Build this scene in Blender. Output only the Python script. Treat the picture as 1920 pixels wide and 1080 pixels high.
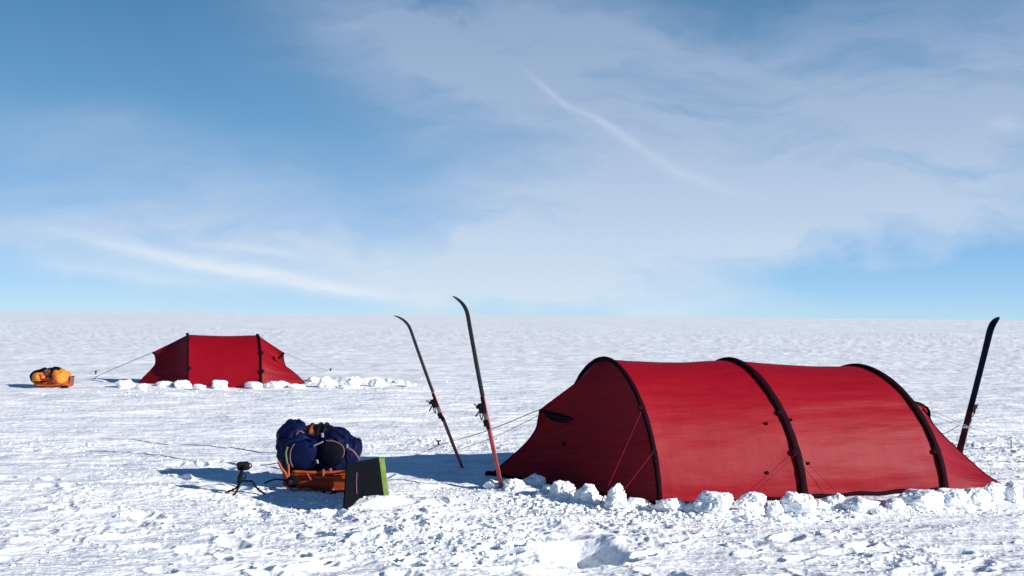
import bpy, math, random
import numpy as np
from mathutils import Matrix, Vector

for o in list(bpy.data.objects):
    bpy.data.objects.remove(o)
SC = bpy.context.scene
COL = SC.collection

# ------------------------------------------------------------------ camera
FPX = 1700.0
PITCH = math.radians(1.718); ROLL = math.radians(0.567)
CAM = np.array([0, 0, 1.6])
F_ = np.array([0, math.cos(PITCH), math.sin(PITCH)])
_r0 = np.array([1.0, 0, 0]); _u0 = np.array([0, -math.sin(PITCH), math.cos(PITCH)])
R_ = _r0 * math.cos(ROLL) + _u0 * math.sin(ROLL)
U_ = _u0 * math.cos(ROLL) - _r0 * math.sin(ROLL)
cd = bpy.data.cameras.new('camera'); cam = bpy.data.objects.new('camera', cd); COL.objects.link(cam)
cd.sensor_width = 36; cd.lens = FPX / 1920 * 36; cd.clip_end = 30000; cd.clip_start = 0.05
cam.matrix_world = Matrix(((R_[0], U_[0], -F_[0], CAM[0]), (R_[1], U_[1], -F_[1], CAM[1]), (R_[2], U_[2], -F_[2], CAM[2]), (0, 0, 0, 1)))
SC.camera = cam

# ------------------------------------------------------------------ sun, exposure
SUN_EL = math.radians(20.0); SUN_AZ = math.radians(26.0)      # azimuth: how far the sun stands behind the camera, from due right
sdir = Vector((math.cos(SUN_EL) * math.cos(SUN_AZ), -math.cos(SUN_EL) * math.sin(SUN_AZ), math.sin(SUN_EL)))
sl = bpy.data.lights.new('sun', 'SUN'); sl.energy = 5.0; sl.angle = math.radians(0.5); sl.color = (1.0, 0.955, 0.90)
so = bpy.data.objects.new('sun', sl); COL.objects.link(so)
so.rotation_euler = sdir.to_track_quat('Z', 'Y').to_euler()
SC.view_settings.view_transform = 'Standard'; SC.view_settings.look = 'None'
SC.view_settings.exposure = 0.53; SC.view_settings.gamma = 1.0; SC.view_settings.use_curve_mapping = False

# ------------------------------------------------------------------ world: sky with cirrus
W = bpy.data.worlds.new('World'); SC.world = W; W.use_nodes = True
wt = W.node_tree; wt.nodes.clear(); wn = wt.nodes.new; wl = wt.links.new

def wmath(op, a, b=None, c=None, clamp=False):
    n = wn('ShaderNodeMath'); n.operation = op; n.use_clamp = clamp
    for i, v in enumerate((a, b, c)):
        if v is None: continue
        if isinstance(v, (int, float)): n.inputs[i].default_value = v
        else: wl(v, n.inputs[i])
    return n.outputs[0]

def wmix(fac, a, b, blend='MIX'):
    n = wn('ShaderNodeMix'); n.data_type = 'RGBA'; n.blend_type = blend; n.clamp_factor = True
    for sock, v in ((n.inputs[0], fac), (n.inputs[6], a), (n.inputs[7], b)):
        if isinstance(v, (int, float)): sock.default_value = v
        elif isinstance(v, tuple): sock.default_value = v + (1,)
        else: wl(v, sock)
    return n.outputs[2]

def wramp(fac, stops, interp='LINEAR'):
    n = wn('ShaderNodeValToRGB'); cr = n.color_ramp; cr.interpolation = interp
    while len(cr.elements) < len(stops): cr.elements.new(0.5)
    for e, (p, c) in zip(cr.elements, stops):
        e.position = p; e.color = (c, c, c, 1) if isinstance(c, (int, float)) else tuple(c) + (1,)
    wl(fac, n.inputs[0]); return n.outputs[0]

sky = wn('ShaderNodeTexSky'); sky.sky_type = 'NISHITA'; sky.sun_disc = False
sky.sun_elevation = SUN_EL; sky.sun_rotation = math.radians(90) + SUN_AZ
sky.altitude = 2800; sky.air_density = 1.0; sky.dust_density = 0.2; sky.ozone_density = 2.5
tc = wn('ShaderNodeTexCoord'); sep = wn('ShaderNodeSeparateXYZ'); wl(tc.outputs['Generated'], sep.inputs[0])
dx, dy, dz = sep.outputs
den = wmath('MAXIMUM', dy, 0.25)
u = wmath('DIVIDE', dx, den); v = wmath('DIVIDE', dz, den)       # tangent of azimuth and elevation, north-facing half
uv = wn('ShaderNodeCombineXYZ'); wl(u, uv.inputs[0]); wl(v, uv.inputs[1])

def wnoise(vec, scale, detail, rough, sx=1, sy=1, rot=0.0, dist=0.0, off=0.0):
    m = wn('ShaderNodeMapping'); m.inputs['Rotation'].default_value = (0, 0, rot); m.inputs['Scale'].default_value = (sx, sy, 1)
    m.inputs['Location'].default_value = (off, off * 0.7, off)
    wl(vec, m.inputs['Vector'])
    n = wn('ShaderNodeTexNoise'); n.inputs['Scale'].default_value = scale; n.inputs['Detail'].default_value = detail
    n.inputs['Roughness'].default_value = rough; n.inputs['Distortion'].default_value = dist
    wl(m.outputs[0], n.inputs['Vector']); return n

wn1 = wnoise(uv.outputs[0], 6.0, 4, 0.55, 1, 1.6, off=3.1)
wsub = wn('ShaderNodeVectorMath'); wsub.operation = 'SUBTRACT'; wl(wn1.outputs['Color'], wsub.inputs[0]); wsub.inputs[1].default_value = (.5, .5, .5)
wscl = wn('ShaderNodeVectorMath'); wscl.operation = 'SCALE'; wl(wsub.outputs[0], wscl.inputs[0]); wscl.inputs['Scale'].default_value = 0.11
wadd = wn('ShaderNodeVectorMath'); wadd.operation = 'ADD'; wl(uv.outputs[0], wadd.inputs[0]); wl(wscl.outputs[0], wadd.inputs[1])
wuv = wadd.outputs[0]
wscl2 = wn('ShaderNodeVectorMath'); wscl2.operation = 'SCALE'; wl(wsub.outputs[0], wscl2.inputs[0]); wscl2.inputs['Scale'].default_value = 0.02
wadd2 = wn('ShaderNodeVectorMath'); wadd2.operation = 'ADD'; wl(uv.outputs[0], wadd2.inputs[0]); wl(wscl2.outputs[0], wadd2.inputs[1])
wuvs = wadd2.outputs[0]

def PX(x, y): return ((x - 960) / FPX, (590 - y + (x - 960) * 0.0099) / FPX)

def blob(x, y, a, b, deg, amp, vec=None, sharp=1.0):
    """soft elliptical patch of cloud; centre and half axes in tangent units (1700 = 45 degrees)"""
    m = wn('ShaderNodeMapping'); m.vector_type = 'TEXTURE'
    cx, cy = PX(x, y)
    m.inputs['Location'].default_value = (cx, cy, 0); m.inputs['Rotation'].default_value = (0, 0, math.radians(deg))
    m.inputs['Scale'].default_value = (a / FPX, b / FPX, 1)
    wl(vec if vec is not None else wuv, m.inputs['Vector'])
    d = wn('ShaderNodeVectorMath'); d.operation = 'DOT_PRODUCT'; wl(m.outputs[0], d.inputs[0]); wl(m.outputs[0], d.inputs[1])
    dd = d.outputs['Value']
    if sharp != 1.0: dd = wmath('POWER', dd, sharp)
    e = wmath('POWER', 2.718, wmath('MULTIPLY', dd, -1.0))
    return wmath('MULTIPLY', e, amp)

def total(lst):
    s = lst[0]
    for q in lst[1:]: s = wmath('ADD', s, q)
    return s

veil = total([
    blob(1000, 150, 430, 190, -28, 0.50), blob(1500, 250, 520, 170, 8, 0.55), blob(760, 60, 280, 120, -30, 0.42), blob(1080, 40, 330, 90, -8, 0.26), blob(330, 330, 420, 90, -8, 0.14),
    blob(1900, 120, 330, 180, 25, 0.40), blob(1150, 420, 560, 95, 4, 0.58), blob(420, 400, 300, 70, -4, 0.22), blob(1750, 380, 420, 100, 8, 0.55),
    blob(80, 440, 380, 75, -6, 0.62), blob(120, 250, 330, 60, -6, 0.20), blob(1300, 230, 330, 40, -16, 0.14),
    blob(980, 520, 330, 60, -4, 0.55), blob(600, 470, 380, 45, -8, 0.25),
    blob(1130, 565, 260, 40, 0, 0.35),
    blob(1540, 60, 520, 110, 0, 0.38), blob(1660, 95, 200, 55, 5, -0.22), blob(1300, 10, 200, 34, 0, -0.18), blob(1190, 230, 90, 40, -30, -0.12), blob(1640, 510, 330, 42, 2, -0.45),
    blob(1920, 470, 250, 45, 5, -0.25)])
wisp = wnoise(wuv, 5.0, 5, 0.52, 1.0, 4.5, math.radians(24), 0.3, off=1.7)
wisp2 = wnoise(wuv, 13.0, 5, 0.55, 1.0, 6.0, math.radians(20), 0.2, off=5.7)
wv = wmath('ADD', wmath('MULTIPLY', wisp.outputs[0], 1.15), wmath('MULTIPLY', wisp2.outputs[0], 0.20))   # ~0.75 mean
veil = wmath('MULTIPLY', veil, wmath('ADD', wmath('MULTIPLY', wmath('SUBTRACT', wv, 0.675), 1.9), 1.0), clamp=True)
veil = wmath('MINIMUM', wmath('MULTIPLY', veil, 1.12), 0.95)
streak = total([
    blob(300, 478, 190, 13, -11, 0.50, wuvs), blob(520, 520, 210, 17, -10.5, 0.75, wuvs), blob(690, 545, 150, 13, -7, 0.45, wuvs),
    blob(260, 515, 200, 14, -6, 0.35, wuvs), blob(470, 466, 110, 7, -7, 0.22, wuvs), blob(560, 480, 120, 8, -9, 0.20, wuvs),
    blob(1033, 172, 55, 6.5, -43, 0.20, wuvs), blob(1095, 212, 50, 6, -22, 0.20, wuvs), blob(1150, 243, 48, 8, -34, 0.23, wuvs),
    blob(1215, 285, 70, 10, -28, 0.17, wuvs), blob(1310, 333, 90, 11, -18, 0.17, wuvs), blob(1890, 228, 30, 12, 0, 0.25, wuvs)])
streak = wmath('MULTIPLY', streak, wmath('ADD', wmath('MULTIPLY', wisp2.outputs[0], 0.9), 0.55), clamp=True)

# clear-sky grade on the physical sky: pale cyan at the horizon, deep blue aloft
el = wmath('ARCSINE', dz)
eln = wmath('DIVIDE', el, math.radians(90))
SKY_S = 0.10
grad = wramp(eln, [(0.0, (0.46, 0.76, 0.99)), (0.02, (0.34, 0.64, 0.98)), (0.055, (0.23, 0.49, 0.86)), (0.12, (0.145, 0.375, 0.66)), (0.215, (0.058, 0.22, 0.44)), (0.35, (0.02, 0.09, 0.24)), (1.0, (0.007, 0.034, 0.11))])
nish = wmix(1.0, sky.outputs[0], (SKY_S, SKY_S, SKY_S), 'MULTIPLY')
clear = wmix(0.82, nish, grad)
cloudc = wramp(eln, [(0.0, (0.70, 0.82, 0.93)), (0.06, (0.55, 0.68, 0.85)), (0.13, (0.395, 0.52, 0.72)), (0.22, (0.28, 0.40, 0.60)), (0.35, (0.14, 0.20, 0.32)), (1.0, (0.05, 0.08, 0.14))])
c1 = wmix(veil, clear, cloudc)
c2 = wmix(streak, c1, (0.76, 0.85, 0.94))
bg = wn('ShaderNodeBackground'); bg.inputs['Strength'].default_value = 0.68
wl(c2, bg.inputs[0]); wo = wn('ShaderNodeOutputWorld'); wl(bg.outputs[0], wo.inputs[0])
W.cycles.sampling_method = 'MANUAL'; W.cycles.sample_map_resolution = 512

# ------------------------------------------------------------------ helpers
def proj(P):
    d = np.asarray(P, float) - CAM; z = d @ F_
    return np.stack([960 + FPX * (d @ R_) / z, 540 - FPX * (d @ U_) / z], -1)

def at(px, py, z=0.0):
    d = F_ + (px - 960) / FPX * R_ - (py - 540) / FPX * U_
    return CAM + d * (z - CAM[2]) / d[2]

def aty(px, py, y):
    d = F_ + (px - 960) / FPX * R_ - (py - 540) / FPX * U_
    return CAM + d * y / d[1]

def V(*a): return np.array(a, float)
def unit(a): a = np.asarray(a, float); return a / (np.linalg.norm(a) + 1e-12)

rngp = np.random.default_rng(7)
PERM = np.concatenate([rngp.permutation(256)] * 3)
GR3 = rngp.normal(size=(256, 3)); GR3 /= np.linalg.norm(GR3, axis=1)[:, None]
ANG = rngp.uniform(0, 2 * np.pi, 256); GR2 = np.stack([np.cos(ANG), np.sin(ANG)], 1)

def n2(x, y, seed=0):
    x = x + seed * 17.31; y = y + seed * 9.77
    xi = np.floor(x).astype(np.int64); yi = np.floor(y).astype(np.int64)
    xf = x - xi; yf = y - yi
    uu = xf * xf * xf * (xf * (xf * 6 - 15) + 10); vv = yf * yf * yf * (yf * (yf * 6 - 15) + 10)
    def g(i, j):
        h = PERM[(PERM[(xi + i) & 255] + ((yi + j) & 255))]
        q = GR2[h]; return q[..., 0] * (xf - i) + q[..., 1] * (yf - j)
    a = g(0, 0); b = g(1, 0); c = g(0, 1); d = g(1, 1)
    return ((a + (b - a) * uu) * (1 - vv) + (c + (d - c) * uu) * vv) * 1.5

def n3(P, scale=1.0, seed=0):
    P = np.asarray(P, float) * scale + seed * 13.7
    I = np.floor(P).astype(np.int64); f = P - I; w = f * f * f * (f * (f * 6 - 15) + 10)
    out = 0
    for i in (0, 1):
        for j in (0, 1):
            for k in (0, 1):
                h = PERM[PERM[PERM[(I[..., 0] + i) & 255] + ((I[..., 1] + j) & 255)] + ((I[..., 2] + k) & 255)]
                g = (GR3[h] * (f - np.array([i, j, k]))).sum(-1)
                wt_ = (w[..., 0] if i else 1 - w[..., 0]) * (w[..., 1] if j else 1 - w[..., 1]) * (w[..., 2] if k else 1 - w[..., 2])
                out = out + g * wt_
    return out * 1.6

def smooth(a, b, x):
    t = np.clip((x - a) / (b - a), 0, 1); return t * t * (3 - 2 * t)

# ------------------------------------------------------------------ materials
def pbr(name, color, rough=0.6, bump=None, vary=0.0, vscale=8.0, metallic=0.0, spec=0.5, transl=0.0, sheen=0.0, coat=0.0):
    m = bpy.data.materials.new(name); m.use_nodes = True; t = m.node_tree; b = t.nodes['Principled BSDF']
    b.inputs['Base Color'].default_value = tuple(color) + (1,); b.inputs['Roughness'].default_value = rough
    b.inputs['Metallic'].default_value = metallic; b.inputs['Specular IOR Level'].default_value = spec
    b.inputs['Sheen Weight'].default_value = sheen; b.inputs['Coat Weight'].default_value = coat
    tcn = t.nodes.new('ShaderNodeTexCoord')
    if vary > 0:
        n = t.nodes.new('ShaderNodeTexNoise'); n.inputs['Scale'].default_value = vscale; n.inputs['Detail'].default_value = 5
        t.links.new(tcn.outputs['Object'], n.inputs['Vector'])
        mr = t.nodes.new('ShaderNodeMapRange'); mr.inputs[1].default_value = .3; mr.inputs[2].default_value = .7
        mr.inputs[3].default_value = 1 - vary; mr.inputs[4].default_value = 1 + vary; t.links.new(n.outputs[0], mr.inputs[0])
        mx = t.nodes.new('ShaderNodeMix'); mx.data_type = 'RGBA'; mx.blend_type = 'MULTIPLY'; mx.inputs[0].default_value = 1
        mx.inputs[6].default_value = tuple(color) + (1,); t.links.new(mr.outputs[0], mx.inputs[7]); t.links.new(mx.outputs[2], b.inputs['Base Color'])
    if bump:
        sc, st, di = bump
        n = t.nodes.new('ShaderNodeTexNoise'); n.inputs['Scale'].default_value = sc; n.inputs['Detail'].default_value = 6; n.inputs['Roughness'].default_value = .6
        t.links.new(tcn.outputs['Object'], n.inputs['Vector'])
        bp = t.nodes.new('ShaderNodeBump'); bp.inputs['Strength'].default_value = st; bp.inputs['Distance'].default_value = di
        t.links.new(n.outputs[0], bp.inputs['Height']); t.links.new(bp.outputs[0], b.inputs['Normal'])
    if transl > 0:
        tr = t.nodes.new('ShaderNodeBsdfTranslucent'); tr.inputs[0].default_value = tuple(color) + (1,)
        ms = t.nodes.new('ShaderNodeMixShader'); ms.inputs[0].default_value = transl
        t.links.new(b.outputs[0], ms.inputs[1]); t.links.new(tr.outputs[0], ms.inputs[2])
        t.links.new(ms.outputs[0], t.nodes['Material Output'].inputs[0])
    return m

def fabric(name, color, transl=0.12):
    """tent nylon: silky, horizontal tension wrinkles running along the tent (UV: u along, v round the hoop)"""
    m = pbr(name, color, 0.55, None, 0, transl=transl, spec=0.12)
    t = m.node_tree; b = t.nodes['Principled BSDF']; L = t.links.new
    uvn = t.nodes.new('ShaderNodeUVMap')
    mp = t.nodes.new('ShaderNodeMapping'); mp.inputs['Scale'].default_value = (1.0, 20, 1); L(uvn.outputs[0], mp.inputs['Vector'])
    n = t.nodes.new('ShaderNodeTexNoise'); n.inputs['Scale'].default_value = 1.6; n.inputs['Detail'].default_value = 4; n.inputs['Distortion'].default_value = .25
    L(mp.outputs[0], n.inputs['Vector'])
    mp2 = t.nodes.new('ShaderNodeMapping'); mp2.inputs['Scale'].default_value = (6, 9, 1); mp2.inputs['Rotation'].default_value = (0, 0, .5); L(uvn.outputs[0], mp2.inputs['Vector'])
    n2_ = t.nodes.new('ShaderNodeTexNoise'); n2_.inputs['Scale'].default_value = 1.0; n2_.inputs['Detail'].default_value = 5; L(mp2.outputs[0], n2_.inputs['Vector'])
    ad = t.nodes.new('ShaderNodeMath'); ad.operation = 'MULTIPLY_ADD'; L(n2_.outputs[0], ad.inputs[0]); ad.inputs[1].default_value = .5; L(n.outputs[0], ad.inputs[2])
    bp = t.nodes.new('ShaderNodeBump'); bp.inputs['Strength'].default_value = .6; bp.inputs['Distance'].default_value = .014
    L(ad.outputs[0], bp.inputs['Height']); L(bp.outputs[0], b.inputs['Normal'])
    mr = t.nodes.new('ShaderNodeMapRange'); mr.inputs[1].default_value = .3; mr.inputs[2].default_value = .7; mr.inputs[3].default_value = .93; mr.inputs[4].default_value = 1.05
    L(n2_.outputs[0], mr.inputs[0])
    mx = t.nodes.new('ShaderNodeMix'); mx.data_type = 'RGBA'; mx.blend_type = 'MULTIPLY'; mx.inputs[0].default_value = 1
    mx.inputs[6].default_value = tuple(color) + (1,); L(mr.outputs[0], mx.inputs[7]); L(mx.outputs[2], b.inputs['Base Color'])
    return m

def snow_mat(name, ground=False):
    m = bpy.data.materials.new(name); m.use_nodes = True; t = m.node_tree; b = t.nodes['Principled BSDF']; L = t.links.new
    b.inputs['Roughness'].default_value = 0.62; b.inputs['Specular IOR Level'].default_value = 0.25
    tcn = t.nodes.new('ShaderNodeTexCoord'); co = tcn.outputs['Object']
    def noise(scale, detail, sx=1, sy=1, rough=.6):
        mp = t.nodes.new('ShaderNodeMapping'); mp.inputs['Scale'].default_value = (sx, sy, 1); L(co, mp.inputs['Vector'])
        n = t.nodes.new('ShaderNodeTexNoise'); n.inputs['Scale'].default_value = scale; n.inputs['Detail'].default_value = detail; n.inputs['Roughness'].default_value = rough
        L(mp.outputs[0], n.inputs['Vector']); return n.outputs[0]
    base = (0.80, 0.845, 0.915)
    if ground:
        a = noise(.55, 6, .35, 1.6); bb = noise(.06, 5, .35, 2.0)
        s = t.nodes.new('ShaderNodeMath'); s.operation = 'ADD'; L(a, s.inputs[0]); L(bb, s.inputs[1])
        cr = t.nodes.new('ShaderNodeValToRGB'); e = cr.color_ramp.elements
        e[0].position = .40; e[0].color = (.84, .865, .90, 1); e[1].position = .62; e[1].color = (.90, .91, .93, 1)
        h = t.nodes.new('ShaderNodeMath'); h.operation = 'MULTIPLY'; h.inputs[1].default_value = .5; L(s.outputs[0], h.inputs[0]); L(h.outputs[0], cr.inputs[0])
        L(cr.outputs[0], b.inputs['Base Color'])
        f1 = noise(28, 5, 1, 1.5, .65); f2 = noise(5.0, 5, .5, 1.6); f3 = noise(.5, 6, .3, 1.5)
        b1 = t.nodes.new('ShaderNodeBump'); b1.inputs['Strength'].default_value = .45; b1.inputs['Distance'].default_value = .010; L(f1, b1.inputs['Height'])
        b2 = t.nodes.new('ShaderNodeBump'); b2.inputs['Strength'].default_value = .8; b2.inputs['Distance'].default_value = .05; L(f2, b2.inputs['Height']); L(b1.outputs[0], b2.inputs['Normal'])
        b3 = t.nodes.new('ShaderNodeBump'); b3.inputs['Strength'].default_value = .8; b3.inputs['Distance'].default_value = .20; L(f3, b3.inputs['Height']); L(b2.outputs[0], b3.inputs['Normal'])
        L(b3.outputs[0], b.inputs['Normal'])
    else:
        b.inputs['Base Color'].default_value = (.86, .885, .92, 1)
        f1 = noise(35, 5, rough=.65)
        b1 = t.nodes.new('ShaderNodeBump'); b1.inputs['Strength'].default_value = .8; b1.inputs['Distance'].default_value = .012; L(f1, b1.inputs['Height']); L(b1.outputs[0], b.inputs['Normal'])
    return m

M = dict(
    snow=snow_mat('snow_surface', True), block=snow_mat('snow_block'),
    red=fabric('red_nylon', (0.225, 0.0018, 0.0095), .02), red_end_shaded=fabric('red_nylon_end_shaded', (0.18, 0.0014, 0.008), .0),  # vestibules: same nylon, their shade darkened into the colour
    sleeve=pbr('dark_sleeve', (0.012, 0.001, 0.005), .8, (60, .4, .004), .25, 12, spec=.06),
    black=pbr('black_webbing', (0.003, 0.003, 0.006), .7, (80, .3, .002), spec=.12),
    cord=pbr('guy_cord', (0.16, 0.17, 0.19), .7), redcord=pbr('red_cord', (0.13, 0.006, 0.012), .8, spec=.1),
    white=pbr('white_strap', (0.75, 0.75, 0.75), .6),
    skid=pbr('ski_dark_red', (0.07, 0.008, 0.012), .5, (30, .2, .001), .3, 14, spec=.2),
    skib=pbr('ski_black', (0.005, 0.006, 0.014), .45, (30, .2, .001), spec=.2), skir=pbr('ski_red', (0.27, 0.010, 0.016), .45, (30, .2, .001), .25, 14, coat=.3),
    grey=pbr('grey_metal', (0.25, 0.26, 0.28), .4, metallic=.7),
    blue=pbr('navy_cordura', (0.0008, 0.0038, 0.034), .65, (45, .5, .006), .3, 9, spec=.12),
    navy=pbr('black_navy_cloth', (0.002, 0.0025, 0.008), .8, (45, .5, .006), .3, 9, spec=.08),
    orange=pbr('orange_plastic', (0.30, 0.042, 0.005), .45, (18, .3, .006), .25, 7),
    orange2=pbr('orange_cloth', (0.34, 0.06, 0.006), .65, (40, .5, .008), .25, 9),
    yellow=pbr('yellow_cloth', (0.66, 0.20, 0.014), .65, (30, .6, .012), .25, 9),
    pinkstrap=pbr('faded_strap', (0.16, 0.07, 0.085), .8), steel=pbr('pale_buckle', (0.20, 0.21, 0.22), .5),
    panel=pbr('black_ribbed_foam', (0.0018, 0.0024, 0.005), .85, (30, .3, .003), .3, 10, spec=.08), green=pbr('lime_edge', (0.10, 0.16, 0.02), .6, (40, .5, .004), .3, 20),
    crimson=pbr('dark_red_cloth', (0.25, 0.01, 0.03), .6), khaki=pbr('khaki_cloth', (0.10, 0.12, 0.06), .7, (30, .5, .01)),
)

# ------------------------------------------------------------------ object builders
def mesh_obj(name, verts, faces, mats, parent=None, loc=(0, 0, 0), smooth_=True, uvs=None, midx=None):
    loc = np.asarray(loc, float); verts = np.asarray(verts, float)
    me = bpy.data.meshes.new(name); me.from_pydata((verts - loc).tolist(), [], [tuple(int(i) for i in f) for f in faces]); me.update()
    for mm in (mats if isinstance(mats, (list, tuple)) else [mats]): me.materials.append(mm)
    if midx is not None: me.polygons.foreach_set('material_index', np.asarray(midx, np.int32))
    me.polygons.foreach_set('use_smooth', [smooth_] * len(me.polygons))
    if uvs is not None:
        ul = me.uv_layers.new(name='UVMap'); li = np.zeros(len(me.loops), np.int32); me.loops.foreach_get('vertex_index', li)
        ul.data.foreach_set('uv', np.asarray(uvs, float)[li].astype(np.float32).ravel())
    o = bpy.data.objects.new(name, me); COL.objects.link(o)
    if parent is not None: o.parent = parent; o.location = (0, 0, 0)
    else: o.location = loc
    return o

def tag(o, label, cat, group=None, kind=None):
    if label: o['label'] = label
    if cat: o['category'] = cat
    if group: o['group'] = group
    if kind: o['kind'] = kind
    return o

def thing(name, label, cat, loc, group=None):
    o = bpy.data.objects.new(name, None); COL.objects.link(o); o.empty_display_size = .1
    o.location = tuple(float(c) for c in loc); return tag(o, label, cat, group)

class G:
    """collects geometry (verts, faces, material index) for one mesh"""
    def __init__(s): s.v = []; s.f = []; s.m = []; s.n = 0
    def add(s, v, f, m=0):
        v = np.asarray(v, float); s.v.append(v); s.f += [tuple(int(i) + s.n for i in q) for q in f]; s.m += [m] * len(f); s.n += len(v); return s
    def build(s, name, mats, parent=None, loc=None, smooth_=True):
        if loc is None: loc = np.array(parent.location) if parent is not None else (0, 0, 0)
        p = parent
        while p is not None and p.parent is not None: p = p.parent
        if p is not None: loc = np.array(p.location)
        return mesh_obj(name, np.concatenate(s.v), s.f, mats, parent, loc, smooth_, midx=s.m)

def spline(pts, k=8):
    pts = np.asarray(pts, float)
    if len(pts) < 3:
        t = np.linspace(0, 1, k)[:, None]; return pts[0] * (1 - t) + pts[-1] * t
    P = np.concatenate([[2 * pts[0] - pts[1]], pts, [2 * pts[-1] - pts[-2]]]); out = []
    for i in range(1, len(P) - 2):
        for t in np.linspace(0, 1, k, endpoint=False):
            a, b, c, d = P[i - 1:i + 3]
            out.append(.5 * ((2 * b) + (-a + c) * t + (2 * a - 5 * b + 4 * c - d) * t * t + (-a + 3 * b - 3 * c + d) * t ** 3))
    out.append(pts[-1]); return np.array(out)

def tube(pts, r, seg=8, flat=None, up=None):
    """swept tube; flat=(ratio) squashes it along 'up' frame; r may be a list"""
    pts = np.asarray(pts, float); n = len(pts); r = np.broadcast_to(np.asarray(r, float), (n,))
    T = np.gradient(pts, axis=0); T /= np.linalg.norm(T, axis=1)[:, None] + 1e-12
    V_ = []; ref = np.array(up if up is not None else (0, 0, 1.0), float)
    prev = None
    for i in range(n):
        a = ref if (up is not None or prev is None) else prev
        if np.ndim(a) == 2: a = a[i]
        a = a - T[i] * (a @ T[i])
        if np.linalg.norm(a) < 1e-4: a = np.cross(T[i], (1, .3, 0))
        a = unit(a); prev = a; b = np.cross(T[i], a)
        th = np.linspace(0, 2 * np.pi, seg, endpoint=False)
        fa = flat if flat is not None else 1.0
        V_.append(pts[i] + r[i] * (np.cos(th)[:, None] * a * fa + np.sin(th)[:, None] * b))
    V_ = np.concatenate(V_); Fc = []
    for i in range(n - 1):
        for j in range(seg):
            k = (j + 1) % seg; Fc.append((i * seg + j, i * seg + k, (i + 1) * seg + k, (i + 1) * seg + j))
    Fc.append(tuple(range(seg))[::-1]); Fc.append(tuple((n - 1) * seg + j for j in range(seg)))
    return V_, Fc

def box(c, ax, hx, hy, hz, bev=.15):
    """chamfered box: centre, 3x3 axes (rows), half sizes"""
    b = min(hx, hy, hz) * bev; vs = []; ax = np.asarray(ax, float)
    g = G(); H = (hx, hy, hz)
    # superellipsoid-like: 8 corners x 3 inset points
    idx = {}
    for sx in (-1, 1):
        for sy in (-1, 1):
            for sz in (-1, 1):
                for k in range(3):
                    p = [sx * (hx - (b if k != 0 else 0)), sy * (hy - (b if k != 1 else 0)), sz * (hz - (b if k != 2 else 0))]
                    idx[(sx, sy, sz, k)] = len(vs); vs.append(p)
    F = []
    for k in range(3):
        o = [a for a in range(3) if a != k]
        for s in (-1, 1):
            q = []
            for (a, c_) in ((-1, -1), (1, -1), (1, 1), (-1, 1)):
                t = [0, 0, 0]; t[k] = s; t[o[0]] = a; t[o[1]] = c_; q.append(idx[(t[0], t[1], t[2], k)])
            F.append(q if (s > 0) == (k != 1) else q[::-1])
    for k in range(3):
        o = [a for a in range(3) if a != k]
        for a in (-1, 1):
            for c_ in (-1, 1):
                t0 = [0, 0, 0]; t0[k] = -1; t0[o[0]] = a; t0[o[1]] = c_; t1 = list(t0); t1[k] = 1
                F.append([idx[(*t0, o[0])], idx[(*t1, o[0])], idx[(*t1, o[1])], idx[(*t0, o[1])]])
    for sx in (-1, 1):
        for sy in (-1, 1):
            for sz in (-1, 1): F.append([idx[(sx, sy, sz, k)] for k in range(3)])
    return np.asarray(c) + np.asarray(vs) @ ax, F

def axes(yaw=0, pitch=0, roll=0):
    Rm = (Matrix.Rotation(yaw, 3, 'Z') @ Matrix.Rotation(pitch, 3, 'Y') @ Matrix.Rotation(roll, 3, 'X'))
    return np.array(Rm.transposed())

def sellip(c, rad, ax=None, e1=.7, e2=.7, nu=48, nv=28, lump=0, ls=6, seed=0):
    """superellipsoid with noise lumps (stuffed cloth)"""
    if ax is None: ax = np.eye(3)
    th = np.linspace(-np.pi / 2, np.pi / 2, nv + 2); ph = np.linspace(0, 2 * np.pi, nu, endpoint=False)
    sp = lambda a, e: np.sign(a) * np.abs(a) ** e
    T, P = np.meshgrid(th[1:-1], ph, indexing='ij')
    X = sp(np.cos(T), e1) * sp(np.cos(P), e2); Y = sp(np.cos(T), e1) * sp(np.sin(P), e2); Z = sp(np.sin(T), e1)
    v = np.stack([X, Y, Z], -1).reshape(-1, 3); v = np.concatenate([v, [[0, 0, -1], [0, 0, 1]]])
    v = v * np.asarray(rad)
    if lump:
        d = v / (np.linalg.norm(v, axis=1)[:, None] + 1e-9)
        v = v + d * (lump * (n3(v, ls, seed) + .5 * n3(v, ls * 2.3, seed + 3) - .4 * np.exp(-(n3(v * [1, 1, 1.7], ls * 1.4, seed + 8) / .07) ** 2)))[:, None]
    v = np.asarray(c) + v @ ax; F = []
    for i in range(nv - 1):
        for j in range(nu):
            k = (j + 1) % nu; F.append((i * nu + j, i * nu + k, (i + 1) * nu + k, (i + 1) * nu + j))
    b, t = nv * nu, nv * nu + 1
    for j in range(nu):
        k = (j + 1) % nu; F.append((b, k, j)); F.append((t, (nv - 1) * nu + j, (nv - 1) * nu + k))
    return v, F

# ------------------------------------------------------------------ ground
def patch(px, py, rx, ry):      # ellipse centre from the view, radii in metres
    p = at(px, py); return (p[0], p[1], rx, ry)

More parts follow.
